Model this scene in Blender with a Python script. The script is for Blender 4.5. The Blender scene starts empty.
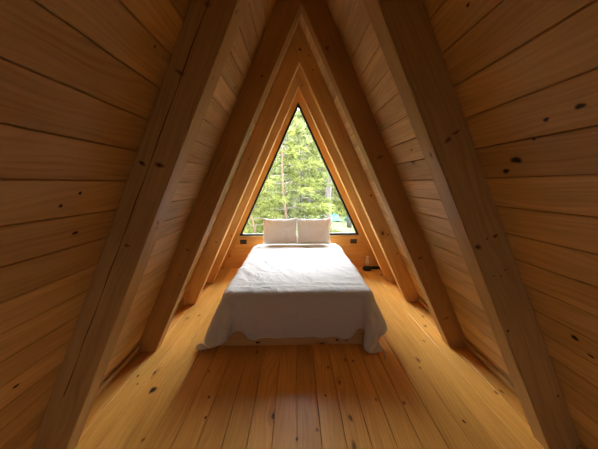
import bpy, bmesh, math, random
import numpy as np
from mathutils import Vector, Matrix, noise as mnoise

random.seed(7)
S = bpy.context.scene
COL = S.collection

# ------------------------------------------------------------------ dimensions (metres)
W = 1.39          # half width between the rafters' inner edges at the floor
H = 2.90          # height of the rafters' inner ridge
LS = math.hypot(W, H)
DEP = 0.172       # rafter depth, from inner edge to the boards
YW = 4.44         # window wall
YB = -2.6         # wall behind the camera
PITCH = 0.1457    # board pitch on the slopes
ROWS = {'A': 1.16, 'B': 2.115, 'C': 3.035, 'D': 3.732}
THICK = 0.115
K = W / H
WO = W + DEP * LS / H          # outer half width at the floor (face of boards)
HO = WO / K

# ------------------------------------------------------------------ helpers
def tag(o, label=None, cat=None, group=None, kind=None):
    if label: o['label'] = label
    if cat: o['category'] = cat
    if group: o['group'] = group
    if kind: o['kind'] = kind
    return o

def empty(name, loc, rz=0.0):
    o = bpy.data.objects.new(name, None)
    o.location = loc
    o.rotation_euler = (0, 0, rz)
    o.empty_display_size = 0.1
    COL.objects.link(o)
    return o

class MB:
    """collects faces with grain UVs, a per-face tone and a per-vertex knot value"""
    def __init__(self):
        self.v, self.f, self.uv, self.tone, self.knot = [], [], [], [], []
    def face(self, pts, uvs=None, tone=0.0, knots=None):
        i = len(self.v)
        self.v += [tuple(p) for p in pts]
        self.knot += list(knots) if knots else [0.0] * len(pts)
        self.f.append(list(range(i, i + len(pts))))
        self.uv.append(uvs if uvs else [(0, 0)] * len(pts))
        self.tone.append(tone)
    def plank(self, o, du, dv, dn, lu, lv, t, c=0.003, tone=None, su=None, sv=None):
        """board whose front surface starts at corner o; chamfered along both long edges"""
        o, du, dv, dn = Vector(o), Vector(du), Vector(dv), Vector(dn)
        tone = random.uniform(-1, 1) if tone is None else tone
        su = random.uniform(0, 50) if su is None else su
        sv = random.uniform(0, 50) if sv is None else sv
        P = lambda a, b, d: o + du * a + dv * b + dn * d
        prof = [(0, -t), (0, -c), (c, 0), (lv - c, 0), (lv, -c), (lv, -t)]
        flip = du.cross(dv).dot(dn) < 0
        def put(pts, uvs):
            if flip: pts, uvs = pts[::-1], uvs[::-1]
            self.face(pts, uvs, tone)
        for (b0, d0), (b1, d1) in zip(prof, prof[1:]):
            put([P(0, b0, d0), P(lu, b0, d0), P(lu, b1, d1), P(0, b1, d1)],
                [(su, sv + b0), (su + lu, sv + b0), (su + lu, sv + b1 - d1 + d0), (su, sv + b1 - d1 + d0)])
        put([P(0, b, d) for b, d in prof], [(su + d, sv + b) for b, d in prof])
        put([P(lu, b, d) for b, d in prof[::-1]], [(su + d, sv + b) for b, d in prof[::-1]])
        return su, sv, tone
    def knotmark(self, c, du, dv, dn, ru, rv, su, sv, cu, cv, tone, strength=1.0):
        """a dark knot lying in the board: irregular oval fan, continuing the board's grain"""
        c, du, dv, dn = Vector(c), Vector(du), Vector(dv), Vector(dn)
        n = 14
        ph = random.uniform(0, 6)
        def ring(k):
            out = []
            for i in range(n):
                a = 2 * math.pi * i / n
                r = k * (1 + 0.16 * math.sin(2 * a + ph) + 0.1 * math.sin(3 * a + 2 * ph))
                out.append((ru * r * math.cos(a), rv * r * math.sin(a)))
            return out
        flip = du.cross(dv).dot(dn) < 0
        rs = [(ring(1.0), 0.0), (ring(0.62), 0.62 * strength), (ring(0.28), strength)]
        lift = 0.0006
        P = lambda q: c + du * q[0] + dv * q[1] + dn * lift
        U = lambda q: (su + cu + q[0], sv + cv + q[1])
        for (ra, ka), (rb, kb) in zip(rs, rs[1:]):
            for i in range(n):
                j = (i + 1) % n
                q = [ra[i], ra[j], rb[j], rb[i]]
                kk = [ka, ka, kb, kb]
                if flip: q, kk = q[::-1], kk[::-1]
                self.face([P(x) for x in q], [U(x) for x in q], tone, kk)
        q = rs[2][0][::-1] if flip else rs[2][0]
        self.face([P(x) for x in q], [U(x) for x in q], tone, [strength] * n)
    def build(self, name, mat, parent=None):
        me = bpy.data.meshes.new(name)
        me.from_pydata(self.v, [], self.f)
        uvl = me.uv_layers.new(name='grain')
        flat = [c for f in self.uv for p in f for c in p]
        uvl.data.foreach_set('uv', flat)
        a = me.attributes.new('tone', 'FLOAT', 'FACE'); a.data.foreach_set('value', self.tone)
        k = me.attributes.new('knot', 'FLOAT', 'POINT'); k.data.foreach_set('value', self.knot)
        me.materials.append(mat)
        o = bpy.data.objects.new(name, me)
        COL.objects.link(o)
        if parent: o.parent = parent
        return o

def grain_box(mb, lo, hi, axis, bev=0.003, tone=None):
    """chamfered solid box with grain UVs along axis (0,1,2)"""
    bm = bmesh.new()
    bmesh.ops.create_cube(bm, size=1)
    for v in bm.verts:
        for i in range(3):
            v.co[i] = lo[i] + (v.co[i] + 0.5) * (hi[i] - lo[i])
    if bev: bmesh.ops.bevel(bm, geom=bm.edges[:], offset=bev, segments=1, affect='EDGES')
    dump(mb, bm, Vector([1 if i == axis else 0 for i in range(3)]), tone)

def dump(mb, bm, d, tone=None):
    tone = random.uniform(-1, 1) if tone is None else tone
    bm.normal_update()
    su, sv = random.uniform(0, 50), random.uniform(0, 50)
    for f in bm.faces:
        n = f.normal
        w = n.cross(d)
        if w.length < 0.5:
            w = d.orthogonal().normalized()
            uvs = [(su + v.co.dot(d.cross(w)) * 1.0, sv + v.co.dot(w)) for v in f.verts]
        else:
            w.normalize()
            k = round(n.dot(d.orthogonal().normalized()) * 3)
            uvs = [(su + v.co.dot(d), sv + k * 1.7 + v.co.dot(w)) for v in f.verts]
        mb.face([v.co.copy() for v in f.verts], uvs, tone)
    bm.free()

def mesh_obj(name, bm, mat, parent=None, smooth=False):
    me = bpy.data.meshes.new(name)
    bm.to_mesh(me); bm.free()
    if smooth:
        for p in me.polygons: p.use_smooth = True
    if mat: me.materials.append(mat)
    o = bpy.data.objects.new(name, me)
    COL.objects.link(o)
    if parent: o.parent = parent
    return o

def rbox(lo, hi, bev, seg=2):
    bm = bmesh.new()
    bmesh.ops.create_cube(bm, size=1)
    for v in bm.verts:
        for i in range(3):
            v.co[i] = lo[i] + (v.co[i] + 0.5) * (hi[i] - lo[i])
    bmesh.ops.bevel(bm, geom=bm.edges[:], offset=bev, segments=seg, affect='EDGES', profile=0.6)
    return bm

def lathe(prof, seg=24):
    bm = bmesh.new()
    rings = []
    for r, z in prof:
        if r < 1e-5: rings.append([bm.verts.new((0, 0, z))])
        else: rings.append([bm.verts.new((r * math.cos(2 * math.pi * i / seg), r * math.sin(2 * math.pi * i / seg), z)) for i in range(seg)])
    for a, b in zip(rings, rings[1:]):
        for i in range(seg):
            j = (i + 1) % seg
            if len(a) == 1 and len(b) == 1: continue
            if len(a) == 1: bm.faces.new((a[0], b[j], b[i]))
            elif len(b) == 1: bm.faces.new((a[i], a[j], b[0]))
            else: bm.faces.new((a[i], a[j], b[j], b[i]))
    bmesh.ops.recalc_face_normals(bm, faces=bm.faces[:])
    return bm

def tube(bm, pts, rads, seg=8):
    pts = [Vector(p) for p in pts]
    rings = []
    for i, p in enumerate(pts):
        d = (pts[min(i + 1, len(pts) - 1)] - pts[max(i - 1, 0)]).normalized()
        a = d.orthogonal().normalized(); b = d.cross(a)
        if rings:
            pa = (rings[-1][0].co - pts[i - 1])
            a = (pa - d * pa.dot(d)).normalized(); b = d.cross(a)
        r = rads[i] if hasattr(rads, '__len__') else rads
        rings.append([bm.verts.new(p + (a * math.cos(2 * math.pi * k / seg) + b * math.sin(2 * math.pi * k / seg)) * r) for k in range(seg)])
    for A, B in zip(rings, rings[1:]):
        for k in range(seg):
            bm.faces.new((A[k], A[(k + 1) % seg], B[(k + 1) % seg], B[k]))
    bm.faces.new(rings[0][::-1]); bm.faces.new(rings[-1])

# ------------------------------------------------------------------ materials
def new_mat(name):
    m = bpy.data.materials.new(name)
    m.use_nodes = True
    nt = m.node_tree
    nt.nodes.clear()
    return m, nt

class N:
    def __init__(self, nt): self.nt = nt
    def __call__(self, typ, **kw):
        n = self.nt.nodes.new('ShaderNode' + typ)
        for k, v in kw.items(): setattr(n, k, v)
        return n
    def link(self, a, b): self.nt.links.new(a, b)
    def math(self, op, a, b=None, c=None, clamp=False):
        n = self('Math', operation=op, use_clamp=clamp)
        for i, x in enumerate((a, b, c)):
            if x is None: continue
            if isinstance(x, (int, float)): n.inputs[i].default_value = x
            else: self.link(x, n.inputs[i])
        return n.outputs[0]
    def mix(self, fac, a, b, blend='MIX'):
        n = self('Mix', data_type='RGBA', blend_type=blend)
        for i, x in ((0, fac), (6, a), (7, b)):
            if isinstance(x, (int, float)): n.inputs[i].default_value = x
            elif isinstance(x, tuple): n.inputs[i].default_value = (*x, 1)
            else: self.link(x, n.inputs[i])
        return n.outputs[2]
    def smooth(self, x, lo, hi, out0=0.0, out1=1.0):
        n = self('MapRange', interpolation_type='SMOOTHSTEP')
        self.link(x, n.inputs[0])
        for i, v in enumerate((lo, hi, out0, out1)): n.inputs[i + 1].default_value = v
        return n.outputs[0]

def wood(name, light, dark, rough=0.45, coat=0.0, ring=0.5, tonevar=0.14, knots=0.16, knotscale=3.2, bump=0.15, spec=0.22):
    m, nt = new_mat(name); n = N(nt)
    uv = n('UVMap', uv_map='grain')
    sep = n('SeparateXYZ'); n.link(uv.outputs[0], sep.inputs[0])
    u, v = sep.outputs[0], sep.outputs[1]
    tone = n('Attribute', attribute_name='tone').outputs['Fac']
    kn = n('Attribute', attribute_name='knot').outputs['Fac']
    # random small knots
    cv = n('CombineXYZ'); n.link(n.math('MULTIPLY', u, 0.55), cv.inputs[0]); n.link(v, cv.inputs[1])
    vor = n('TexVoronoi', feature='F1', voronoi_dimensions='2D'); n.link(cv.outputs[0], vor.inputs['Vector'])
    vor.inputs['Scale'].default_value = knotscale
    csep = n('SeparateColor'); n.link(vor.outputs['Color'], csep.inputs[0])
    has = n.math('LESS_THAN', csep.outputs[0], knots)
    size = n.math('MULTIPLY_ADD', csep.outputs[1], 0.05, 0.025)
    d = n.math('DIVIDE', vor.outputs['Distance'], size)
    core = n.math('MULTIPLY', n.smooth(d, 0.55, 1.0, 1.0, 0.0), has)
    halo = n.math('MULTIPLY', n.smooth(d, 0.8, 3.4, 1.0, 0.0), has)
    # warped across-grain coordinate: lines swell round the knots
    nz = n('TexNoise', noise_dimensions='2D'); cw = n('CombineXYZ')
    n.link(n.math('MULTIPLY', u, 0.9), cw.inputs[0]); n.link(n.math('MULTIPLY', v, 5.0), cw.inputs[1])
    n.link(cw.outputs[0], nz.inputs['Vector']); nz.inputs['Scale'].default_value = 1.0; nz.inputs['Detail'].default_value = 2
    warp = n.math('MULTIPLY_ADD', n.math('SUBTRACT', nz.outputs['Fac'], 0.5), 0.16, n.math('MULTIPLY', halo, 0.02))
    vw = n.math('ADD', v, warp)
    # growth rings
    rg = n.math('SINE', n.math('MULTIPLY', vw, 260.0))
    rg = n.math('MULTIPLY_ADD', rg, 0.5, 0.5)
    rg = n.math('POWER', rg, 2.2)
    # fine streaks
    cs = n('CombineXYZ'); n.link(n.math('MULTIPLY', u, 2.2), cs.inputs[0]); n.link(n.math('MULTIPLY', vw, 70.0), cs.inputs[1])
    st = n('TexNoise', noise_dimensions='2D'); n.link(cs.outputs[0], st.inputs['Vector'])
    st.inputs['Scale'].default_value = 1.0; st.inputs['Detail'].default_value = 5; st.inputs['Roughness'].default_value = 0.6
    # broad mottling
    cb = n('CombineXYZ'); n.link(n.math('MULTIPLY', u, 1.6), cb.inputs[0]); n.link(n.math('MULTIPLY', v, 9.0), cb.inputs[1])
    br = n('TexNoise', noise_dimensions='2D'); n.link(cb.outputs[0], br.inputs['Vector']); br.inputs['Scale'].default_value = 1.0
    br.inputs['Detail'].default_value = 3
    g = n.math('MULTIPLY', rg, ring * 0.55)
    g = n.math('MULTIPLY_ADD', n.smooth(st.outputs['Fac'], 0.32, 0.72), 0.42, g)
    g = n.math('MULTIPLY_ADD', n.smooth(br.outputs['Fac'], 0.3, 0.75), 0.4, g)
    g = n.math('MULTIPLY', g, 0.85, clamp=True)
    col = n.mix(g, light, dark)
    tv = n.math('MULTIPLY_ADD', tone, tonevar, 1.0)
    tcol = n('CombineColor')
    n.link(tv, tcol.inputs[0]); n.link(n.math('MULTIPLY_ADD', tone, tonevar * 1.12, 1.0), tcol.inputs[1])
    n.link(n.math('MULTIPLY_ADD', tone, tonevar * 1.25, 1.0), tcol.inputs[2])
    col = n.mix(1.0, col, tcol.outputs[0], 'MULTIPLY')
    col = n.mix(n.math('MULTIPLY', halo, 0.4), col, (dark[0] * 0.5, dark[1] * 0.38, dark[2] * 0.3))
    col = n.mix(n.math('MULTIPLY', core, 0.85), col, (0.045, 0.018, 0.008))
    col = n.mix(n.smooth(kn, 0.03, 0.5, 0.0, 0.6), col, (dark[0] * 0.42, dark[1] * 0.3, dark[2] * 0.22))
    col = n.mix(n.smooth(kn, 0.42, 0.8), col, (0.028, 0.012, 0.006))
    b = n('BsdfPrincipled')
    n.link(col, b.inputs['Base Color'])
    n.link(n.math('MULTIPLY_ADD', g, 0.12, rough - 0.06), b.inputs['Roughness'])
    b.inputs['Coat Weight'].default_value = coat
    b.inputs['Specular IOR Level'].default_value = spec
    b.inputs['Coat Roughness'].default_value = 0.28
    bp = n('Bump'); bp.inputs['Strength'].default_value = bump; bp.inputs['Distance'].default_value = 0.002
    n.link(n.math('MULTIPLY', g, -1.0), bp.inputs['Height']); n.link(bp.outputs[0], b.inputs['Normal'])
    out = n('OutputMaterial'); n.link(b.outputs[0], out.inputs[0])
    return m

def plain(name, col, rough=0.5, metallic=0.0, noise_scale=40.0, var=0.12, bump=0.0, coat=0.0):
    m, nt = new_mat(name); n = N(nt)
    tc = n('TexCoord'); nz = n('TexNoise'); nz.inputs['Scale'].default_value = noise_scale; nz.inputs['Detail'].default_value = 3
    n.link(tc.outputs['Object'], nz.inputs['Vector'])
    c = n.mix(nz.outputs['Fac'], tuple(x * (1 - var) for x in col), tuple(min(1, x * (1 + var)) for x in col))
    b = n('BsdfPrincipled'); n.link(c, b.inputs['Base Color'])
    b.inputs['Roughness'].default_value = rough; b.inputs['Metallic'].default_value = metallic
    b.inputs['Coat Weight'].default_value = coat
    if bump:
        bp = n('Bump'); bp.inputs['Strength'].default_value = bump; bp.inputs['Distance'].default_value = 0.004
        n.link(nz.outputs['Fac'], bp.inputs['Height']); n.link(bp.outputs[0], b.inputs['Normal'])
    out = n('OutputMaterial'); n.link(b.outputs[0], out.inputs[0])
    return m

def clear_glass(name, tint=(1, 1, 1), refl=1.45):
    m, nt = new_mat(name); n = N(nt)
    t = n('BsdfTransparent'); t.inputs[0].default_value = (*tint, 1)
    g = n('BsdfGlossy'); g.inputs['Roughness'].default_value = 0.02
    fr = n('Fresnel'); fr.inputs[0].default_value = refl
    tc = n('TexCoord'); nz = n('TexNoise'); nz.inputs['Scale'].default_value = 1.5
    n.link(tc.outputs['Object'], nz.inputs['Vector'])
    f = n.math('MULTIPLY', fr.outputs[0], n.math('MULTIPLY_ADD', nz.outputs['Fac'], 0.1, 0.95))
    mx = n('MixShader'); n.link(f, mx.inputs[0]); n.link(t.outputs[0], mx.inputs[1]); n.link(g.outputs[0], mx.inputs[2])
    out = n('OutputMaterial'); n.link(mx.outputs[0], out.inputs[0])
    return m

def cloth_mat(name, col, wr=0.35):
    m, nt = new_mat(name); n = N(nt)
    tc = n('TexCoord')
    def nz(scale, detail, vec=None, dist=0.0):
        t = n('TexNoise'); t.inputs['Scale'].default_value = scale; t.inputs['Detail'].default_value = detail
        t.inputs['Distortion'].default_value = dist
        n.link(vec if vec else tc.outputs['Object'], t.inputs['Vector']); return t.outputs['Fac']
    a = n.math('ABSOLUTE', n.math('SUBTRACT', nz(5.0, 3, dist=0.8), 0.5))
    a = n.smooth(a, 0.0, 0.12)
    b2 = nz(22.0, 3, dist=0.5)
    wv = nz(900.0, 1)
    h = n.math('MULTIPLY_ADD', b2, 0.35, n.math('MULTIPLY', a, 0.55))
    h = n.math('MULTIPLY_ADD', wv, 0.04, h)
    b = n('BsdfPrincipled')
    n.link(n.mix(nz(3.0, 2), tuple(c * 0.97 for c in col), col), b.inputs['Base Color'])
    b.inputs['Roughness'].default_value = 0.85
    b.inputs['Sheen Weight'].default_value = 0.15
    bp = n('Bump'); bp.inputs['Strength'].default_value = wr; bp.inputs['Distance'].default_value = 0.008
    n.link(h, bp.inputs['Height']); n.link(bp.outputs[0], b.inputs['Normal'])
    out = n('OutputMaterial'); n.link(b.outputs[0], out.inputs[0])
    return m

def leaf_mat(name, c0, c1, trans=0.35):
    m, nt = new_mat(name); n = N(nt)
    tone = n('Attribute', attribute_name='tone').outputs['Fac']
    col = n.mix(tone, c0, c1)
    d = n('BsdfDiffuse'); n.link(col, d.inputs[0])
    t = n('BsdfTranslucent'); n.link(col, t.inputs[0])
    mx = n('MixShader'); mx.inputs[0].default_value = trans
    n.link(d.outputs[0], mx.inputs[1]); n.link(t.outputs[0], mx.inputs[2])
    out = n('OutputMaterial'); n.link(mx.outputs[0], out.inputs[0])
    return m

WALLWOOD = wood('pine_boards', (0.79, 0.550, 0.262), (0.47, 0.298, 0.120), rough=0.55, tonevar=0.17, knots=0.05, ring=0.4)
RAFTERWOOD = wood('pine_rafter', (0.67, 0.445, 0.185), (0.43, 0.250, 0.090), rough=0.5, tonevar=0.12, knots=0.03, ring=0.25)
ORANGEWOOD = wood('varnished_lit_rafter', (0.73, 0.425, 0.145), (0.50, 0.248, 0.072), rough=0.5, tonevar=0.12, knots=0.03, ring=0.25)  # varnish orange, with some warm bounced light put into the colour
FLOORWOOD = wood('varnished_floor', (0.86, 0.487, 0.120), (0.60, 0.277, 0.050), rough=0.42, coat=0.2, tonevar=0.12, knots=0.05, ring=0.5)
GABLEWOOD = wood('orange_pine', (0.78, 0.41, 0.11), (0.62, 0.28, 0.06), rough=0.45, tonevar=0.08, knots=0.05)
DARKWOOD = wood('dark_low_bounce_boards', (0.16, 0.095, 0.05), (0.09, 0.05, 0.025), rough=0.6)  # unseen rear wall, made dark so it bounces less light
BASEWOOD = wood('bed_pine', (0.66, 0.46, 0.22), (0.46, 0.27, 0.10), rough=0.5, tonevar=0.08, knots=0.15)
BLACK = plain('black_plastic', (0.012, 0.011, 0.011), 0.3)
DARKGREY = plain('dark_grey_plastic', (0.06, 0.055, 0.055), 0.45)
FRAMEBLACK = plain('black_aluminium', (0.012, 0.012, 0.013), 0.4, 0.3)
BRASS = plain('dull_metal', (0.45, 0.42, 0.38), 0.35, 0.9)
GLASS = clear_glass('window_glass', refl=1.22)
FILLGLASS = clear_glass('fill_tint_glass', (.25, .257, .265))  # tint sets how much fill the added rear door lets in
LAMPGLASS, _nt = new_mat('frosted_lamp_glass'); _n = N(_nt)
_t = _n('BsdfTransparent'); _d = _n('BsdfTranslucent'); _p = _n('BsdfPrincipled'); _z = _n('TexNoise')
_z.inputs['Scale'].default_value = 30
_d.inputs[0].default_value = (.85, .85, .82, 1); _p.inputs['Base Color'].default_value = (.85, .85, .82, 1); _p.inputs['Roughness'].default_value = .15
_a = _n('MixShader'); _b = _n('MixShader'); _b.inputs[0].default_value = .4
_n.link(_n.math('MULTIPLY_ADD', _z.outputs['Fac'], .1, .55), _a.inputs[0]); _n.link(_t.outputs[0], _a.inputs[1]); _n.link(_p.outputs[0], _a.inputs[2])
_n.link(_a.outputs[0], _b.inputs[1]); _n.link(_d.outputs[0], _b.inputs[2])
_o = _n('OutputMaterial'); _n.link(_b.outputs[0], _o.inputs[0])
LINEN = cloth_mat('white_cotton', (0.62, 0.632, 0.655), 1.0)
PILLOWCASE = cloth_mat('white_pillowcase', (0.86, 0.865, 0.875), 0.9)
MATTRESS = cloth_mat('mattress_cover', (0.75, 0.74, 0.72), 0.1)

# ------------------------------------------------------------------ the shell
# floor: 150 mm boards running towards the window
SEAMS0 = -0.067
mb = MB()
nb = {}
i0 = int(math.floor((-WO - SEAMS0) / 0.15)); i1 = int(math.ceil((WO - SEAMS0) / 0.15))
for i in range(i0, i1):
    x0 = max(SEAMS0 + i * 0.15, -WO - 0.01); x1 = min(SEAMS0 + (i + 1) * 0.15, WO + 0.01)
    nb[i] = (x0, *mb.plank((x0 + 0.0018, YB, 0), (0, 1, 0), (1, 0, 0), (0, 0, 1), YW - YB + 0.05, x1 - x0 - 0.0036, 0.03, 0.0024,
                           tone=random.uniform(-1, 1)))
for x, y, r in ((-1.166, 1.683, .030), (-1.013, 1.305, .014), (-1.37, 1.828, .012), (-1.322, 1.745, .009), (-.065, 1.292, .011), (.063, 1.346, .014),
                (-.714, 1.61, .012), (-.681, 1.446, .010), (.148, 1.605, .009), (.273, 1.724, .018), (.366, 1.974, .016), (.434, 1.96, .018),
                (.203, 1.887, .016), (.294, 1.423, .022), (.276, 1.244, .024), (.51, 1.562, .013), (-.435, 2.10, .022), (-.803, 1.87, .013),
                (-1.232, 2.774, .022), (1.011, 1.959, .028), (1.2, 2.223, .016), (.981, 1.863, .014), (1.422, 1.603, .016), (1.47, 1.611, .016),
                (1.032, 1.383, .012), (1.345, 2.48, .022), (1.42, 2.677, .02), (.7, 1.529, .016), (1.384, 4.019, .03)):
    i = int(math.floor((x - SEAMS0) / 0.15))
    x0, su, sv, tn = nb[i]
    mb.knotmark((x, y, 0), (0, 1, 0), (1, 0, 0), (0, 0, 1), r * 1.7, r * 0.95, su, sv, y - YB, x - x0, tn, 0.9 if r < .013 or r > .028 else 0.62)
# solid sub-floor
mb.face([(-WO - .1, YB, -.032), (WO + .1, YB, -.032), (WO + .1, YW + .05, -.032), (-WO - .1, YW + .05, -.032)])
floor = mb.build('floor', FLOORWOOD); tag(floor, kind='structure')

KNOTS = {-1: ((2.213, 1.05, .007), (1.606, .93, .009), (1.560, .868, .009), (1.433, .968, .013), (.724, .927, .014), (2.414, 1.977, .012), (1.061, 2.83, .014)),
         1: ((1.729, .977, .022), (1.686, 1.039, .016), (1.841, 1.607, .010), (1.853, .824, .010), (1.866, .725, .013),
             (1.798, .882, .007), (1.88, 1.734, .010), (.884, .978, .018), (.825, .931, .012), (2.309, .964, .008))}
for side, nm in ((-1, 'wall_left'), (1, 'wall_right')):
    t = Vector((-side * W, 0, H)) / LS             # up the slope
    nrm = Vector((side * H, 0, W)) / LS            # outward
    foot = Vector((side * W, 0, 0)) + nrm * DEP    # face of the boards where the inner slope starts
    smax = (HO - foot.z) / t.z + 0.02
    smin = -foot.z / t.z - 0.005
    mb = MB()
    rows = []
    s = 1.365 - PITCH * 12
    while s < smax:
        a, b = max(s, smin), min(s + PITCH, smax)
        if b - a > 0.012:
            o = foot + t * (a + 0.0018); o.y = YB
            rows.append((s, a, mb.plank(o, (0, 1, 0), t, -nrm, YW - YB + 0.06, b - a - 0.0036, 0.02, 0.003)))
        s += PITCH
    for ks, ky, r in KNOTS[side]:
        for s0, a, (su, sv, tn) in rows:
            if s0 <= ks < s0 + PITCH:
                c = foot + t * ks; c.y = ky
                mb.knotmark(c, (0, 1, 0), t, -nrm, r * 1.35, r * 0.85, su, sv, ky - YB, ks - a, tn)
    # outer roof skin
    o = foot + nrm * 0.021
    a, b = o + t * (smin - .02), o + t * (smax + .05)
    for off, rev in ((0, 0), (0.08, 1)):
        q = [a + nrm * off, b + nrm * off, b + nrm * off, a + nrm * off]
        ys = (YB - .1, YB - .1, YW + .25, YW + .25)
        pts = [Vector((p.x, y, p.z)) for p, y in zip(q, ys)]
        mb.face(pts[::-1] if rev else pts, [(p.y, p.x) for p in pts], -0.5)
    tag(mb.build(nm, WALLWOOD), kind='structure')

# small fillet where the slopes meet the floor, one strip per bay
def bb(side, y0, y1, nm):
    mb = MB()
    t = Vector((-side * W, 0, H)) / LS; nrm = Vector((side * H, 0, W)) / LS
    xw = WO - 0.001
    o = Vector((side * xw, y0, 0.0)) - nrm * 0.030
    s0 = -o.z / t.z + 0.002
    o = o + t * s0
    mb.plank(o, (0, 1, 0), t, -nrm, y1 - y0, 0.075, 0.026, 0.004, tone=-0.3)
    tag(mb.build(nm, RAFTERWOOD), kind='structure')
edges = [ROWS[k] for k in 'ABCD'] + [YW - 0.005]
for side, nm in ((-1, 'baseboard_left'), (1, 'baseboard_right')):
    bb(side, YB + .02, ROWS['A'] - .004, nm)
    for k, nx in zip('ABCD', edges[1:]):
        bb(side, ROWS[k] + THICK + .004, nx - .004, nm)

# window wall: horizontal boards under the sill, two raking casings beside the glass
SILL = 0.622
mb = MB()
z = 0.0
for k in range(5):
    z1 = min(z + PITCH * 0.985, SILL - 0.022)
    if z1 - z < .01: break
    xo = WO + 0.0 - K * z1
    mb.plank((-xo + .004, YW, z + .001), (1, 0, 0), (0, 0, 1), (0, -1, 0), 2 * xo - .008, z1 - z - .002, 0.03, 0.0022, tone=random.uniform(-.6, .6))
    z = z1
mb.face([(-WO, YW + .03, 0), (WO, YW + .03, 0), (WO - K * SILL, YW + .03, SILL - .023), (-WO + K * SILL, YW + .03, SILL - .023)])
mb.face([(-WO, YW + .10, 0), (-WO + K * SILL, YW + .10, SILL - .023), (WO - K * SILL, YW + .10, SILL - .023), (WO, YW + .10, 0)])
tag(mb.build('wall_back', GABLEWOOD), kind='structure')

def rake(side, y0, y1, extra=0.0, tone=0.0, gap=0.0012):
    """a sloping member: the right one runs past the ridge, the left one butts under it"""
    wo, ho = WO - gap, HO - gap / K
    if side > 0:
        ix, iz = (W - wo) / 2 , (W + wo) / (2 * K)
        poly = [(W, 0), (wo, 0), (0, ho), (ix, iz)]
    else:
        ix, iz = (W - wo) / 2, (W + wo) / (2 * K)
        poly = [(-W, 0), (0, H), (ix, iz), (-wo, 0)]
        g = gap
        poly = [(-W, 0), (-g, H - g / K), (ix - g, iz - g / K), (-wo, 0)]
    bm = bmesh.new()
    a = [bm.verts.new((x, y0, z + 0.0015 if z == 0 else z)) for x, z in poly]
    b = [bm.verts.new((x, y1, z + 0.0015 if z == 0 else z)) for x, z in poly]
    bm.faces.new(a); bm.faces.new(b[::-1])
    for i in range(4):
        j = (i + 1) % 4
        bm.faces.new((a[j], a[i], b[i], b[j]))
    bmesh.ops.recalc_face_normals(bm, faces=bm.faces[:])
    bmesh.ops.bevel(bm, geom=[e for e in bm.edges], offset=0.004, segments=2, affect='EDGES')
    mb = MB()
    dump(mb, bm, Vector((-side * W, 0, H)) / LS, tone)
    return mb

for side, nm in ((-1, 'trim_1'), (1, 'trim_2')):
    tag(rake(side, YW - 0.018, YW + 0.10, tone=0.3 * side, gap=0.0).build(nm, GABLEWOOD), kind='structure')
# sill board
mb = MB()
xs = W - K * (SILL - .02) + 0.02
grain_box(mb, (-xs, YW - 0.036, SILL - 0.021), (xs, YW + 0.046, SILL - 0.001), 0, 0.003, tone=0.5)
tag(mb.build('trim_3', RAFTERWOOD), kind='structure')

# triangular window: black frame and one pane
win = empty('window_1', (0, YW + .04, SILL)); tag(win, kind='structure')
def tri_frame(wf, y0, y1):
    def tri(d):
        # triangle inset by d from the opening
        zb = SILL + d
        za = H - d / math.sin(math.atan(K))
        return [(-(za - zb) * K, zb), ((za - zb) * K, zb), (0, za)]
    o, i = tri(0.001), tri(wf)
    bm = bmesh.new()
    V = {}
    for nm, t3 in (('o', o), ('i', i)):
        for k, (x, z) in enumerate(t3):
            for yy in (0, 1):
                V[nm, k, yy] = bm.verts.new((x, (y0, y1)[yy], z))
    for k in range(3):
        j = (k + 1) % 3
        bm.faces.new((V['o', k, 0], V['o', j, 0], V['i', j, 0], V['i', k, 0]))
        bm.faces.new((V['o', j, 1], V['o', k, 1], V['i', k, 1], V['i', j, 1]))
        bm.faces.new((V['i', k, 0], V['i', j, 0], V['i', j, 1], V['i', k, 1]))
        bm.faces.new((V['o', j, 0], V['o', k, 0], V['o', k, 1], V['o', j, 1]))
    bmesh.ops.recalc_face_normals(bm, faces=bm.faces[:])
    return bm, i
bm, inner = tri_frame(0.032, YW - 0.016, YW + 0.05)
bm.transform(Matrix.Translation((0, -YW - .04, -SILL)))
mesh_obj('window_frame', bm, FRAMEBLACK, win)
bm = bmesh.new()
a = [bm.verts.new((x * 1.005, -0.004, z - SILL)) for x, z in inner]; b = [bm.verts.new((x * 1.005, 0.004, z - SILL)) for x, z in inner]
bm.faces.new(a); bm.faces.new(b[::-1])
for i in range(3): bm.faces.new((a[(i + 1) % 3], a[i], b[i], b[(i + 1) % 3]))
bmesh.ops.recalc_face_normals(bm, faces=bm.faces[:])
mesh_obj('window_pane', bm, GLASS, win)

# gable wall behind the camera, with a glazed door added as fill light
mb = MB()
def slab(pts, y0, y1):
    mb.face([(x, y1, z) for x, z in pts][::-1], [(x, z) for x, z in pts][::-1], 0)
    mb.face([(x, y0, z) for x, z in pts], [(x, z) for x, z in pts], 0)
dw, dh = 0.55, 1.5
xh = WO - K * dh
slab([(-WO, 0), (-dw, 0), (-dw, dh), (-xh, dh)], YB - .08, YB)
slab([(dw, 0), (WO, 0), (xh, dh), (dw, dh)], YB - .08, YB)
slab([(-xh, dh), (xh, dh), (0, HO)], YB - .08, YB)
tag(mb.build('wall_front', DARKWOOD), kind='structure')
fill_door = empty('fill_door_1', (0, YB - .05, 0)); tag(fill_door, kind='structure')
bm = bmesh.new()
for lo, hi in (((-dw, -.02, 0), (-dw + .06, .03, dh)), ((dw - .06, -.02, 0), (dw, .03, dh)), ((-dw + .06, -.02, 0), (dw - .06, .03, .08)), ((-dw + .06, -.02, dh - .06), (dw - .06, .03, dh))):
    x = rbox(lo, hi, .004, 1); me = bpy.data.meshes.new('tmp'); x.to_mesh(me); x.free(); bm.from_mesh(me); bpy.data.meshes.remove(me)
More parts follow.
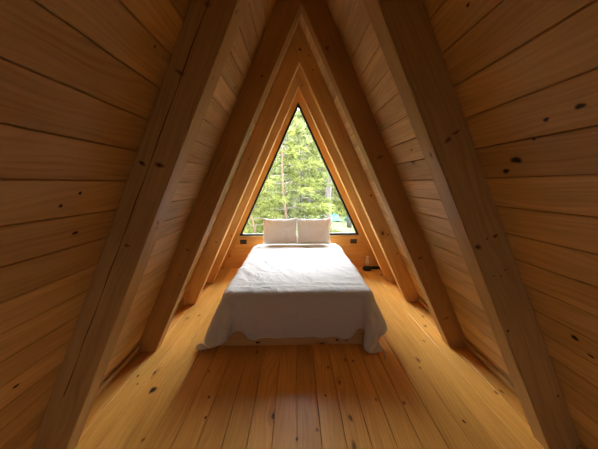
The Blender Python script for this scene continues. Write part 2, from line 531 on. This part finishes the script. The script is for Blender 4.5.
mesh_obj('fill_door_frame', bm, FRAMEBLACK, fill_door)
mesh_obj('fill_door_pane', rbox((-dw + .06, .0, .08), (dw - .06, .008, dh - .06), .001, 1), FILLGLASS, fill_door)

# ------------------------------------------------------------------ rafters
RLABEL = {
 ('A', -1): 'nearest rafter on the left slope, with a long dark drying crack down its face',
 ('A', 1): 'nearest rafter on the right slope, broad face marked by clusters of dark knots',
 ('B', -1): 'brown rafter darkened for shade on the left slope, second from the camera',
 ('B', 1): 'brown rafter darkened for shade on the right slope, second from the camera',
 ('C', -1): 'orange rafter on the left slope, third from the camera, beside the middle of the bed',
 ('C', 1): 'orange rafter on the right slope, third from the camera, beside the middle of the bed',
 ('D', -1): 'bright orange rafter on the left slope, last before the window wall',
 ('D', 1): 'orange rafter on the right slope, last before the window wall, near the small lamp'}
RK = {('A', -1): ((2.189, .115, .014, 2.6, .6), (1.762, .135, .013, 2.6, .72), (1.787, .062, .014, 2.6, .72), (1.37, .072, .016, 1.8, .6), (2.479, .105, .016, 2.0, .5)),
      ('A', 1): ((1.91, .115, .011, 2.8, .62), (1.895, .070, .013, 2.2, .62), (1.376, .12, .013, 1.5, .72), (1.38, .08, .007, 1, .9), (1.361, .027, .020, 1.6, .66), (1.185, .05, .005, 1.3, .9),
                 (1.169, .081, .006, 1, .9), (1.19, .109, .006, 1.3, .9), (1.189, .124, .005, 1, .9), (.868, .019, .010, 1.2, .8), (.375, .143, .014, 1, .7)),
      ('B', 1): ((1.911, .092, .018, 2.4, .6), (2.847, .042, .02, 2.2, .6), (.95, .07, .012, 3, .7), (.30, .08, .010, 5, .7)), ('B', -1): ((1.056, .078, .014, 2.6, .6), (2.618, .06, .014, 2, .6), (.812, .06, .010, 2, .6)),
      ('C', 1): ((3.322, .059, .022, 1, .9), (3.224, .12, .011, 1, .75), (3.073, .094, .014, 1, .75), (1.491, .13, .018, 1.6, .7), (.944, .126, .016, 1.6, .7), (.669, .14, .012, 1.8, .7)),
      ('C', -1): ((.9, .06, .013, 2, .6), (2.0, .1, .013, 2, .6)), ('D', 1): ((3.20, .047, .016, 1, .75), (1.2, .08, .012, 1, .6)), ('D', -1): ((.844, .025, .014, 1.2, .8),)}
UK = {('A', 1): ((1.862, .043, .019, .7, .6),), ('A', -1): ((2.521, .03, .013, .8, .62), (2.241, .045, .013, .7, .6), (1.516, .05, .013, .8, .62), (1.486, .06, .012, .8, .62))}
TONES = {('A', -1): -.6, ('A', 1): -.8, ('B', -1): -2.6, ('B', 1): -2.8, ('C', -1): -.1, ('C', 1): -.4, ('D', -1): .3, ('D', 1): .0}  # row B toned far down: its shade is put into the wood colour
for k, y in ROWS.items():
    for side in (-1, 1):
        tn = TONES[k, side]
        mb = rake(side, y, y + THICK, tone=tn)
        t = Vector((-side * W, 0, H)) / LS; nrm = Vector((side * H, 0, W)) / LS
        for ks, kd, r, ax, sg in RK.get((k, side), ()):
            c = Vector((side * W, y, 0)) + t * ks + nrm * kd
            mb.knotmark(c, t, nrm, (0, -1, 0), r * 1.0, min(r * 0.8 * ax, kd - .005, DEP - kd - .005), 3, 7, ks, kd, tn, sg)
        for ks, kd, r, ax, sg in UK.get((k, side), ()):
            c = Vector((side * W, y + kd, 0)) + t * ks
            mb.knotmark(c, t, (0, 1, 0), -nrm, r * 1.3, r * ax, 3, 9, ks, kd, tn, sg)
        if (k, side) == ('A', -1):
            # the drying crack: a thin ragged dark seam
            pts = []
            for i in range(60):
                s = 0.45 + i * 2.6 / 59
                pts.append((s, .104 + .002 * math.sin(s * 3) + .0012 * math.sin(s * 17) + random.uniform(-.0008, .0008), .0007 + .0009 * abs(math.sin(s * 9))))
            for (s0, d0, w0), (s1, d1, w1) in zip(pts, pts[1:]):
                P = lambda s, d: Vector((side * W, y - .0007, 0)) + t * s + nrm * d
                for e0, e1, ka, kb in ((-1, 0, 0.3, 1), (0, 1, 1, 0.3)):
                    mb.face([P(s0, d0 + e0 * w0 * 2), P(s0, d0 + e1 * w0 * 2), P(s1, d1 + e1 * w1 * 2), P(s1, d1 + e0 * w1 * 2)],
                            [(s0, d0), (s0, d0), (s1, d1), (s1, d1)], tn, [ka, kb, kb, ka])
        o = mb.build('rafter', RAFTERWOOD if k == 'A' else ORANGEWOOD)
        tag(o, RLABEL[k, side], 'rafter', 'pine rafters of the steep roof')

# ------------------------------------------------------------------ bed
BX0, BX1, BY0, BY1 = -0.80, 0.655, 2.19, 4.19
MX0, MX1 = -0.755, 0.665
TOP = 0.525
bed = empty('bed', (0, 3.2, 0)); tag(bed, 'low double bed with pale pine plank base under the white duvet', 'bed')
def bpart(name, lo, hi, axis, mat=BASEWOOD, tone=None, kn=()):
    mb = MB()
    grain_box(mb, (lo[0], lo[1] - 3.2, lo[2]), (hi[0], hi[1] - 3.2, hi[2]), axis, .004, tone)
    for x, z, r in kn:
        mb.knotmark((x, lo[1] - 3.2, z), (1, 0, 0), (0, 0, 1), (0, -1, 0), r * 1.5, r, 3, 5, x, z, tone or 0)
    return mb.build(name, mat, bed)
bpart('front_board', (BX0, BY0, .002), (BX1, BY0 + .03, .128), 0, tone=.4, kn=((-.44, .035, .018), (.33, .05, .014), (.42, .045, .01), (-.45, .10, .012)))
bpart('front_board', (BX0, BY0, .131), (BX1, BY0 + .03, .255), 0, tone=-.1, kn=((.1, .17, .016),))
bpart('side_board', (BX0, BY0 + .031, .002), (BX0 + .03, BY1, .255), 1)
bpart('side_board', (BX1 - .03, BY0 + .031, .002), (BX1, BY1, .255), 1)
bpart('platform', (BX0 + .031, BY0 + .031, .225), (BX1 - .031, BY1 - .001, .255), 1)
bm = rbox((MX0 + .015, BY0 + .012 - 3.2, .257), (MX1 - .015, BY1 - 3.2, TOP), .05, 4)
mesh_obj('mattress', bm, MATTRESS, bed, True)

# duvet: a cloth settled over the mattress and floor
def settle():
    rng = np.random.default_rng(3)
    x0, x1 = MX0 - .40, MX1 + .32
    y0, y1 = BY0 - .39, 3.99
    sp = 0.0262
    nx, ny = int((x1 - x0) / sp), int((y1 - y0) / sp)
    gx, gy = np.meshgrid(np.linspace(x0, x1, nx), np.linspace(y0, y1, ny), indexing='ij')
    # the hem is cut a little short beside the corners, so it hangs in shallow scallops
    short = .10 * np.exp(-((gx + .66) / .10) ** 2) + .10 * np.exp(-((gx - .575) / .09) ** 2)
    short = np.maximum(short, .085 * np.exp(-((gx + .82) / .15) ** 4))
    gy = gy + short * np.clip((BY0 + .02 - gy) / (BY0 + .02 - y0), 0, 1)
    G0 = np.stack([gx, gy], -1).reshape(-1, 2)
    X = np.stack([gx, gy, np.full_like(gx, TOP + .03)], -1)
    rx = ry = 0
    X[..., 2] += .004 * rng.standard_normal(gx.shape)
    V = np.zeros_like(X)
    cons = []
    def add(di, dj, L, k):
        # slices of pairs split in colour batches so no vertex repeats in one batch
        ni, nj = nx - abs(di), ny - abs(dj)
        ii, jj = np.meshgrid(np.arange(ni), np.arange(nj), indexing='ij')
        a = (ii, jj if dj >= 0 else jj - dj)
        b = (ii + di, (jj + dj) if dj >= 0 else jj)
        A = (a[0] * ny + a[1]).ravel(); B = (b[0] * ny + b[1]).ravel()
        key = ((a[0] // max(di, 1)) % 2 if di else (a[1] // max(abs(dj), 1)) % 2).ravel()
        for c in (0, 1):
            m = key == c
            cons.append((A[m], B[m], np.sqrt(((G0[B[m]] - G0[A[m]]) ** 2).sum(1)), k))
    add(1, 0, rx, 1.0); add(0, 1, ry, 1.0)
    dg = math.hypot(rx, ry)
    add(1, 1, dg, .5); add(1, -1, dg, .5)
    add(2, 0, 2 * rx, .10); add(0, 2, 2 * ry, .10)
    add(4, 0, 4 * rx, .04); add(0, 4, 4 * ry, .04)
    P = X.reshape(-1, 3).copy(); V = np.zeros_like(P)
    lo = np.array([MX0, BY0, -1.0]); hi = np.array([MX1, 5.0, TOP])
    R = 0.055
    cl, ch = lo + R, hi - R
    blo = np.array([BX0 - .008, BY0 - .008, -1.0]); bhi = np.array([BX1 + .008, 5.0, .262])
    m0 = .010
    iLF = 0 * ny + 0; iRF = (nx - 1) * ny + 0
    tL = np.array([-1.015, 2.19, .030]); tR = np.array([0.735, 2.055, .018])
    dt = 1 / 60
    steps = 230
    for st in range(steps):
        V[:, 2] -= 4.5 * dt
        V *= .965
        Q = P + V * dt
        for it in range(9):
            for A, B, L, k in cons:
                d = Q[B] - Q[A]
                l = np.sqrt((d * d).sum(1)) + 1e-9
                c = (.5 * k * (l - L) / l)[:, None] * d
                Q[A] += c; Q[B] -= c
            if st > 60:
                f = min(1.0, (st - 60) / 60) * .25
                Q[iLF] += (tL - Q[iLF]) * f
                Q[iRF] += (tR - Q[iRF]) * f
            # rounded mattress
            q = np.clip(Q, cl, ch); d = Q - q; l = np.sqrt((d * d).sum(1))
            ins = (l < R + m0) & (l > 1e-6)
            Q[ins] = q[ins] + d[ins] / l[ins][:, None] * (R + m0)
            core = l <= 1e-6
            Q[core, 2] = hi[2] + m0
            fr = ins | core
            Q[fr, :2] = P[fr, :2] + (Q[fr, :2] - P[fr, :2]) * .25
            # base box
            inb = np.all((Q > blo) & (Q < bhi), axis=1)
            if inb.any():
                e = np.stack([Q[inb, 0] - blo[0], bhi[0] - Q[inb, 0], Q[inb, 1] - blo[1], bhi[2] - Q[inb, 2]], 1)
                w = e.argmin(1); idx = np.where(inb)[0]
                Q[idx[w == 0], 0] = blo[0]; Q[idx[w == 1], 0] = bhi[0]; Q[idx[w == 2], 1] = blo[1]; Q[idx[w == 3], 2] = bhi[2]
            fl = Q[:, 2] < .010
            Q[fl, 2] = .010
            Q[fl, :2] = P[fl, :2] + (Q[fl, :2] - P[fl, :2]) * .5
        V = (Q - P) / dt
        s = np.sqrt((V * V).sum(1)); big = s > 3
        V[big] *= (3 / s[big])[:, None]
        P = Q
    return P.reshape(nx, ny, 3), gx, gy

P, GX, GY = settle()
nx, ny = P.shape[:2]
# creases and slight loft, along the cloth's own normal
du = np.gradient(P, axis=0); dv = np.gradient(P, axis=1)
NR = np.cross(du, dv); NR /= np.linalg.norm(NR, axis=2)[..., None] + 1e-9
top = P[..., 2] > TOP - .03
disp = np.zeros((nx, ny))
for i in range(nx):
    for j in range(ny):
        x, y = GX[i, j], GY[i, j]
        v = Vector((x * 3.0, y * 3.0, 1.3))
        h = mnoise.fractal(v, 1.0, 2.0, 3) * .009
        rg = 1 - abs(mnoise.noise(Vector((x * 7 + y * 4.5, y * 3.0 - x * 2, 8.1))) * 2.2)
        h += max(0, rg) ** 3 * .009
        lf = math.exp(-((x + .55) / .22) ** 2 - ((y - 2.95) / .45) ** 2)
        h += lf * .021 * max(0, math.sin(38 * (x * .8 + y * .55) + 3 * mnoise.noise(Vector((x * 3, y * 3, 0))))) ** 2
        rt = math.exp(-((x - .42) / .14) ** 2 - ((y - 3.35) / .22) ** 2)
        h += rt * .017 * max(0, math.sin(34 * (x - y * .35))) ** 2
        fe = math.exp(-((y - 2.36) / .07) ** 2)
        h += fe * .012 * max(0, math.sin(60 * y + 4 * mnoise.noise(Vector((x * 2.2, y, 3)))))
        disp[i, j] = h
P = P + NR * (disp + .002)[..., None]
P[..., 2] = np.maximum(P[..., 2], .006)
me = bpy.data.meshes.new('duvet')
me.from_pydata([tuple(p) for p in P.reshape(-1, 3)], [], [(i * ny + j, (i + 1) * ny + j, (i + 1) * ny + j + 1, i * ny + j + 1) for i in range(nx - 1) for j in range(ny - 1)])
for p in me.polygons: p.use_smooth = True
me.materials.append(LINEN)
duv = bpy.data.objects.new('duvet', me); COL.objects.link(duv)
tag(duv, 'rumpled white duvet spread over the bed and hanging to the floor at its corners', 'duvet')
m = duv.modifiers.new('thickness', 'SOLIDIFY'); m.thickness = .010; m.offset = 1.0
m = duv.modifiers.new('smooth', 'SUBSURF'); m.levels = 1; m.render_levels = 1
# stitched flange line round the hem, a raised cord following the cloth
def hem():
    bm = bmesh.new()
    k = 2
    path = [P[i, k] + NR[i, k] * .011 for i in range(k, nx - k)]
    tube(bm, path, .0028, 5)
    for i in (k, nx - 1 - k):
        tube(bm, [P[i, j] + NR[i, j] * .011 for j in range(k, ny - 2)], .0028, 5)
    return bm
mesh_obj('hem_seam', hem(), LINEN, duv, True)
for (i, j), dx in (((0, 0), .05), ((nx - 1, 0), -.015)):
    c = P[i, j]
    bm = bmesh.new()
    tube(bm, [Vector((c[0], c[1], max(c[2], .012))), Vector((c[0] + dx * .4, c[1] - .02, .012)), Vector((c[0] + dx, c[1] - .05, .0085)), Vector((c[0] + dx * 1.3, c[1] - .085, .0085))], [.005, .006, .007, .005], 6)
    mesh_obj('corner_tie', bm, LINEN, duv, True)

# pillows leaning on the sill
def pillow(name, cx, w, h, t, seed, lean, label):
    n = 36
    bm = bmesh.new()
    grids = []
    for s in (1, -1):
        g = []
        for i in range(n + 1):
            row = []
            for j in range(n + 1):
                a, b = i / n * 2 - 1, j / n * 2 - 1
                ex = 1 - .07 * (1 - b * b) * abs(a) ** 4
                ez = 1 - .14 * (1 - a ** 4) * abs(b) ** 4 * (1 if b > 0 else .2)
                X, Z = a * w / 2 * ex, b * h / 2 * ez
                prof = max(0, (1 - abs(a) ** 3.2)) ** .55 * max(0, (1 - abs(b) ** 2.6)) ** .55
                sag = 1 + .22 * -b
                d = t / 2 * prof * sag
                v = Vector((X * 6 + seed, Z * 6, s * 3.0))
                d += prof * (mnoise.fractal(v, 1, 2, 3) * .014)
                # creases fanning from the upper corners
                for q in (-1, 1):
                    ang = math.atan2(b - 1.25, (a - q * 1.0) * w / h)
                    rr = math.hypot((a - q) * w / h, b - 1.05)
                    d += prof * .028 * math.exp(-(rr / .75) ** 2) * math.sin(ang * 13 + seed + rr * 2)
                row.append((X, -s * d, Z))
            g.append(row)
        grids.append(g)
    vs = {}
    def V(s, i, j):
        edge = i in (0, n) or j in (0, n)
        key = (0 if edge else s, i, j)
        if key not in vs:
            p = grids[s][i][j]
            vs[key] = bm.verts.new((p[0], 0 if edge else p[1], p[2]))
        return vs[key]
    for s in (0, 1):
        for i in range(n):
            for j in range(n):
                f = (V(s, i, j), V(s, i + 1, j), V(s, i + 1, j + 1), V(s, i, j + 1))
                bm.faces.new(f if s == 0 else f[::-1])
    bmesh.ops.recalc_face_normals(bm, faces=bm.faces[:])
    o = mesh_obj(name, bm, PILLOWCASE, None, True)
    o.rotation_euler = (-lean, 0, seed * .004)
    o.location = cx
    tag(o, label, 'pillow', 'pillows at the head of the bed')
    m = o.modifiers.new('smooth', 'SUBSURF'); m.levels = 1; m.render_levels = 1
    return o
pillow('pillow', (-.330, 4.16, .758), .605, .47, .17, 1.0, .24, 'left one of two white pillows propped against the window sill')
pillow('pillow', (.243, 4.16, .752), .600, .47, .17, 4.2, .25, 'right one of two white pillows propped against the window sill')

# ------------------------------------------------------------------ outlets
def outlet(x, z, label):
    o = empty('wall_outlet', (x, YW - .0005, z)); tag(o, label, 'power outlet', 'black outlets on the window wall')
    mesh_obj('cover_plate', rbox((-.060, -.010, -.040), (.060, 0, .040), .003), BLACK, o)
    for dx in (-.027, .027):
        s = mesh_obj('socket', rbox((dx - .020, -.013, -.022), (dx + .020, -.0101, .022), .0012, 1), DARKGREY, o)
        bm = bmesh.new()
        for sx, sz in ((-.007, .006), (.007, .006), (0, -.010)):
            x_ = rbox((dx + sx - .0016, -.0136, sz - .005), (dx + sx + .0016, -.01301, sz + .005), .0003, 1)
            me = bpy.data.meshes.new('tmp'); x_.to_mesh(me); x_.free(); bm.from_mesh(me); bpy.data.meshes.remove(me)
        mesh_obj('pin_slots', bm, BLACK, s)
outlet(-1.022, .510, 'black outlet plate on the low wall left of the bed')
outlet(.997, .498, 'black outlet plate on the low wall right of the bed')

# ------------------------------------------------------------------ small lamp and power strip in the right corner
lamp = empty('table_lamp', (1.215, 4.27, 0)); tag(lamp, 'small lamp with black round base and pale glass chimney on the floor', 'lamp')
mesh_obj('base', lathe([(0, .001), (.068, .001), (.080, .012), (.083, .030), (.074, .055), (.048, .072), (.026, .080), (0, .080)]), BLACK, lamp, True)
mesh_obj('collar', lathe([(0, .0802), (.020, .0802), (.021, .098), (.017, .104), (0, .104)]), BRASS, lamp, True)
mesh_obj('chimney', lathe([(.018, .1045), (.030, .125), (.033, .150), (.028, .185), (.020, .215), (.019, .262), (.0175, .262), (.0185, .215), (.0265, .185), (.0315, .150), (.0285, .125), (.0165, .1045)]), LAMPGLASS, lamp, True)
ps = empty('power_strip', (1.385, 4.335, 0)); tag(ps, 'short black power strip lying on the floor beside the small lamp', 'power strip')
mesh_obj('housing', rbox((-.095, -.028, .001), (.095, .028, .045), .008, 2), BLACK, ps)
for i in range(3):
    mesh_obj('socket', lathe([(0, .0452), (.015, .0452), (.016, .0475), (.011, .0475), (.010, .046), (0, .046)], 16), DARKGREY, ps).location = (-.058 + i * .058, 0, 0)
bm = bmesh.new(); tube(bm, [(-.095, 0, .02), (-.12, 0, .012), (-.14, .03, .0075), (-.12, .06, .0075), (-.02, .07, .0075), (.06, .072, .0075)], .0055, 8)
mesh_obj('cord', bm, BLACK, ps, True)

# ------------------------------------------------------------------ outdoors
GZ = -1.6
NEEDLE = [leaf_mat('pine_needles_light', (0.066, 0.079, 0.018), (0.158, 0.169, 0.053)),
          leaf_mat('pine_needles_mid', (0.053, 0.066, 0.018), (0.132, 0.148, 0.053)),
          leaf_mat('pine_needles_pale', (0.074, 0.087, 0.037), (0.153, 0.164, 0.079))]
BARK = plain('pine_bark', (0.05, 0.042, 0.036), .9, 0, 14, .45, .8)
BARKRED = plain('reddish_bark', (0.10, 0.06, 0.036), .9, 0, 14, .35, .8)
TWIG = plain('twig_bark', (0.09, 0.075, 0.055), .9, 0, 14, .3, .4)
TEAL = plain('teal_tarpaulin', (0.02, 0.15, 0.14), .5, 0, 6, .2, .3)

def needles(tufts, name, mat, parent, ln, nn, wd):
    """needle sprays at (position, direction, size)"""
    vs, fs, tn = [], [], []
    R = random.Random(len(tufts))
    for p, d, s in tufts:
        a = d.orthogonal().normalized(); b = d.cross(a)
        base = R.random() * .75
        for k in range(nn):
            th = R.uniform(0, 2 * math.pi); sp = R.uniform(.25, 1.0)
            dd = (d + (a * math.cos(th) + b * math.sin(th)) * sp).normalized()
            l = ln * s * R.uniform(.7, 1.15)
            st = p + d * R.uniform(-.25, .15) * ln
            tip = st + dd * l + Vector((0, 0, -1)) * l * R.uniform(.1, .45)
            sd = dd.cross(Vector((R.uniform(-1, 1), R.uniform(-1, 1), R.uniform(-1, 1)))).normalized() * wd * s
            i = len(vs)
            mid = st + dd * l * .55
            vs += [st - sd * .6, st + sd * .6, mid + sd, tip, mid - sd]
            fs.append((i, i + 1, i + 2, i + 3, i + 4)); tn.append(min(1, base + R.random() * .35))
    me = bpy.data.meshes.new(name); me.from_pydata(vs, [], fs)
    at = me.attributes.new('tone', 'FLOAT', 'FACE'); at.data.foreach_set('value', tn)
    me.materials.append(mat)
    o = bpy.data.objects.new(name, me); COL.objects.link(o); o.parent = parent
    return o

def pine(x, y, h, seed, label, mat, bark, r0=.12, curve=.0, low=.5, reach=2.2, whorl=.42, nn=9, ln=.26, wd=.009, dens=1.0, gz=None):
    R = random.Random(seed)
    gz = GZ if gz is None else gz
    root = empty('pine_tree', (x, y, gz)); tag(root, label, 'tree', 'pines outside the window')
    pts, rad = [], []
    n = 14
    for i in range(n + 1):
        f = i / n
        pts.append(Vector((curve * math.sin(f * 5.0) + .05 * math.sin(f * 11 + seed), curve * .5 * math.sin(f * 4 + 1) - curve * .42, f * h)))
        rad.append(r0 * (1 - f * .85))
    bm = bmesh.new(); tube(bm, pts, rad, 9)
    mesh_obj('trunk', bm, bark, root, True)
    bm = bmesh.new(); tufts = []
    z = low
    while z < h - .2:
        f = z / h
        q = f * n; i = min(int(q), n - 1)
        c = pts[i].lerp(pts[i + 1], q - i)
        for b in range(R.randint(3, 5)):
            az = R.uniform(0, 2 * math.pi)
            L = reach * (1 - f) ** .75 * R.uniform(.6, 1.1) + .2
            d = Vector((math.cos(az), math.sin(az), R.uniform(.05, .35)))
            bp = [c]
            m = 6
            for s in range(1, m + 1):
                fr = s / m
                bp.append(c + d * L * fr + Vector((0, 0, -.22 * L * fr * fr + .03 * math.sin(fr * 9 + az))))
            tube(bm, bp, [max(.006, .022 * (1 - .8 * s / m) * (r0 / .12) ** .5) for s in range(m + 1)], 5)
            cnt = int(L * 9 * dens) + 2
            for s in range(cnt):
                fr = R.uniform(.25, 1.0); k = min(int(fr * m), m - 1)
                pp = bp[k].lerp(bp[k + 1], fr * m - k)
                side = Vector((-d.y, d.x, 0)) * R.choice((-1, 1))
                tl = R.uniform(.05, .42) * (1.15 - fr) * L * .6
                tw = (side * R.uniform(.4, 1) + Vector((d.x, d.y, R.uniform(-.1, .5))) * .8).normalized()
                tip = pp + tw * tl
                if tl > .12: tube(bm, [pp, tip], [.006, .003], 4)
                tufts.append((tip, (tw + Vector((0, 0, .25))).normalized(), R.uniform(.75, 1.2)))
            tufts.append((bp[-1], d.normalized(), 1.2))
        z += whorl * R.uniform(.7, 1.3)
    mesh_obj('branches', bm, TWIG, root)
    tufts.append((pts[-1], Vector((0, 0, 1)), 1.2))
    needles(tufts, 'foliage', mat, root, ln, nn, wd)
    return root

# ground falling away, then rising gently behind the first trees
bm = bmesh.new()
gn = 50
gv = []
def gheight(x, y):
    return GZ + .14 * mnoise.fractal(Vector((x * .35, y * .35, 2)), 1, 2, 3) + max(0, y - 14) * .14 + max(0, y - 26) * .42
for i in range(gn + 1):
    for j in range(gn + 1):
        x = -32 + 64 * i / gn; y = -14 + 66 * j / gn
        gv.append(bm.verts.new((x, y, gheight(x, y))))
for i in range(gn):
    for j in range(gn):
        a = i * (gn + 1) + j
        bm.faces.new((gv[a], gv[a + gn + 1], gv[a + gn + 2], gv[a + 1]))
mg, nt = new_mat('forest_floor'); n = N(nt)
tc = n('TexCoord'); z1 = n('TexNoise'); z1.inputs['Scale'].default_value = 1.2; z1.inputs['Detail'].default_value = 8; n.link(tc.outputs['Object'], z1.inputs[0])
b = n('BsdfPrincipled'); n.link(n.mix(n.smooth(z1.outputs['Fac'], .35, .65), (.045, .05, .02), (.09, .115, .035)), b.inputs['Base Color']); b.inputs['Roughness'].default_value = .95
out = n('OutputMaterial'); n.link(b.outputs[0], out.inputs[0])
tag(mesh_obj('ground', bm, mg, None, True), kind='structure')

# undergrowth: ferns and seedlings nobody could count
R = random.Random(5)
tf = []
for i in range(5200):
    y = R.uniform(9, 34); x = R.uniform(-1, 1) * (2 + .45 * (y - 2))
    zz = gheight(x, y)
    if 0.12 < x / y < 0.25 and y < 17.3: continue
    s = R.uniform(.8, 2.2)
    tf.append((Vector((x, y, zz + R.uniform(.05, .9))), Vector((R.uniform(-.6, .6), R.uniform(-.6, .6), 1)).normalized(), s))
ug = needles(tf, 'undergrowth', NEEDLE[0], None, .34, 9, .022); tag(ug, kind='stuff')
tag(ug, 'pale green undergrowth covering the forest floor outside', 'undergrowth')

TR = [
 (-1.75, 8.6, 4.4, 11, 'young light green pine with a thin curved reddish trunk at the left of the window', 0, BARKRED, dict(r0=.055, curve=.22, low=.9, reach=1.7, whorl=.30, dens=1.5)),
 (-.55, 9.6, 6.0, 12, 'bushy bright green pine straight behind the left pillow', 0, BARKRED, dict(r0=.07, curve=.1, low=.7, reach=2.1, whorl=.30, dens=1.5)),
 (.15, 10.6, 6.2, 13, 'bushy green pine behind the gap between the pillows', 1, BARK, dict(r0=.07, curve=.08, low=.6, reach=1.55, whorl=.30, dens=1.6)),
 (1.78, 14.0, 7.4, 14, 'grey trunked pine at the right of the window, thickest trunk in view', 1, BARK, dict(r0=.24, curve=.03, low=3.6, reach=2.6, whorl=.42, dens=1.2)),
 (3.45, 16.2, 8, 15, 'slim grey trunked pine at the far right edge of the window', 2, BARK, dict(r0=.17, curve=.03, low=3.6, reach=2.6, whorl=.45, dens=1.2)),
 (-2.9, 13.0, 6.6, 16, 'pine at the left edge of the window behind the young curved one', 0, BARK, dict(r0=.11, low=.6, reach=2.6, whorl=.36, dens=1.3)),
 (-.6, 16.0, 7.6, 17, 'pine in the centre of the window between the two bushy ones', 2, BARK, dict(r0=.14, low=.8, reach=3.0, whorl=.40, dens=1.3)),
 (1.0, 19.5, 9.6, 18, 'hazy pale pine standing behind the centre right trees', 2, BARK, dict(r0=.16, low=1.0, reach=3.2, whorl=.42, dens=1.2, nn=8, wd=.013)),
 (-2.4, 20.5, 9.8, 19, 'hazy pale pine standing behind the left trees', 2, BARK, dict(r0=.16, low=.8, reach=3.4, whorl=.42, dens=1.2, nn=8, wd=.013)),
 (-.9, 26.0, 12.5, 21, 'farthest tall pine seen high in the middle of the window', 2, BARK, dict(r0=.17, low=2.5, reach=3.6, whorl=.40, dens=1.4, nn=8, wd=.016)),
 (1.9, 28.0, 12.6, 22, 'farthest tall pine seen high in the window right of its middle', 2, BARK, dict(r0=.17, low=2.5, reach=3.6, whorl=.40, dens=1.4, nn=8, wd=.016)),
 (-.1, 21.5, 10.8, 23, 'tall pine whose tip stands right below the window apex', 0, BARK, dict(r0=.15, low=1.5, reach=2.8, whorl=.36, dens=1.6, nn=9, wd=.014)),
 (4.2, 22.0, 9.6, 20, 'hazy pale pine standing far behind the right trunks', 2, BARK, dict(r0=.16, low=.8, reach=3.4, whorl=.42, dens=1.2, nn=8, wd=.013)),
]
for x, y, h, sd, lb, mi, bk, kw in TR:
    pine(x, y, h, sd, lb, NEEDLE[mi], bk, gz=gheight(x, y) - .05, **kw)

def heap(x, y, w, d, h, seed, label):
    bm = bmesh.new()
    n = 14
    g = []
    for i in range(n + 1):
        for j in range(n + 1):
            a, b = i / n * 2 - 1, j / n * 2 - 1
            r = max(abs(a), abs(b))
            zz = h * max(0, 1 - r ** 2.5) + .06 * mnoise.noise(Vector((a * 2 + seed, b * 2, 0))) * (1 - r)
            g.append(bm.verts.new((a * w / 2 * (1 + .1 * mnoise.noise(Vector((b * 2, seed, 1)))), b * d / 2, zz)))
    for i in range(n):
        for j in range(n):
            q = i * (n + 1) + j
            bm.faces.new((g[q], g[q + n + 1], g[q + n + 2], g[q + 1]))
    o = mesh_obj('tarpaulin', bm, TEAL, None, True)
    o.location = (x, y, gheight(x, y) + .02)
    tag(o, label, 'tarpaulin', 'teal tarpaulins among the trees')
heap(2.72, 17.6, .75, .7, .50, 1.0, 'teal tarpaulin heap on the forest floor just right of the pillows')
heap(3.85, 17.8, .65, .6, .42, 4.0, 'teal tarpaulin heap on the forest floor near the window corner')

# ------------------------------------------------------------------ light
wd = bpy.data.worlds.new('sky'); S.world = wd; wd.use_nodes = True
nt = wd.node_tree; nt.nodes.clear(); n = N(nt)
tc = n('TexCoord'); sp = n('SeparateXYZ'); n.link(tc.outputs['Generated'], sp.inputs[0])
c = n.mix(n.smooth(sp.outputs[2], -.05, .7), (.97, .98, .97), (.88, .96, 1.0))
bg = n('Background'); n.link(c, bg.inputs[0]); n.link(n.smooth(sp.outputs[2], .22, .60, 8.0, 10.0), bg.inputs[1])
out = n('OutputWorld'); n.link(bg.outputs[0], out.inputs[0])

sun = bpy.data.lights.new('sun', 'SUN'); sun.energy = 3.2; sun.angle = math.radians(100); sun.color = (.96, .98, 1.0)
so = bpy.data.objects.new('sun', sun); COL.objects.link(so)
so.rotation_euler = Vector((0, -.79, -.62)).to_track_quat('-Z', 'Y').to_euler()

# daylight portals (sampling aid at the two openings)
def portal(loc, rot, sx, sy):
    l = bpy.data.lights.new('portal', 'AREA'); l.shape = 'RECTANGLE'; l.size = sx; l.size_y = sy; l.cycles.is_portal = True
    o = bpy.data.objects.new('portal', l); o.location = loc; o.rotation_euler = rot; COL.objects.link(o)
portal((0, YW + .12, (SILL + H) / 2), (-math.pi / 2, 0, 0), 2.2, 2.3)

portal((0, YB - .12, dh / 2), (math.pi / 2, 0, 0), 1.0, 1.4)

# ------------------------------------------------------------------ camera
cd = bpy.data.cameras.new('camera'); cd.sensor_width = 36; cd.sensor_fit = 'HORIZONTAL'; cd.lens = 248.0 / 598 * 36
cd.clip_start = .02; cd.clip_end = 300
co = bpy.data.objects.new('camera', cd); COL.objects.link(co)
fw = Vector((0.01179335, 0.9866558, -0.16239224)); rt = Vector((0.999877, -0.0133155, -0.00828805)); up = Vector((0.01033978, 0.16227453, 0.98669148))
co.matrix_world = Matrix(((rt.x, up.x, -fw.x, -0.05689), (rt.y, up.y, -fw.y, 0), (rt.z, up.z, -fw.z, 1.55), (0, 0, 0, 1)))
S.camera = co

S.view_settings.view_transform = 'Standard'
S.view_settings.look = 'None'
S.view_settings.exposure = 1.72
S.view_settings.gamma = 1.0
S.cycles.use_adaptive_sampling = False
S.cycles.max_bounces = 14
S.cycles.diffuse_bounces = 8
S.cycles.transparent_max_bounces = 16
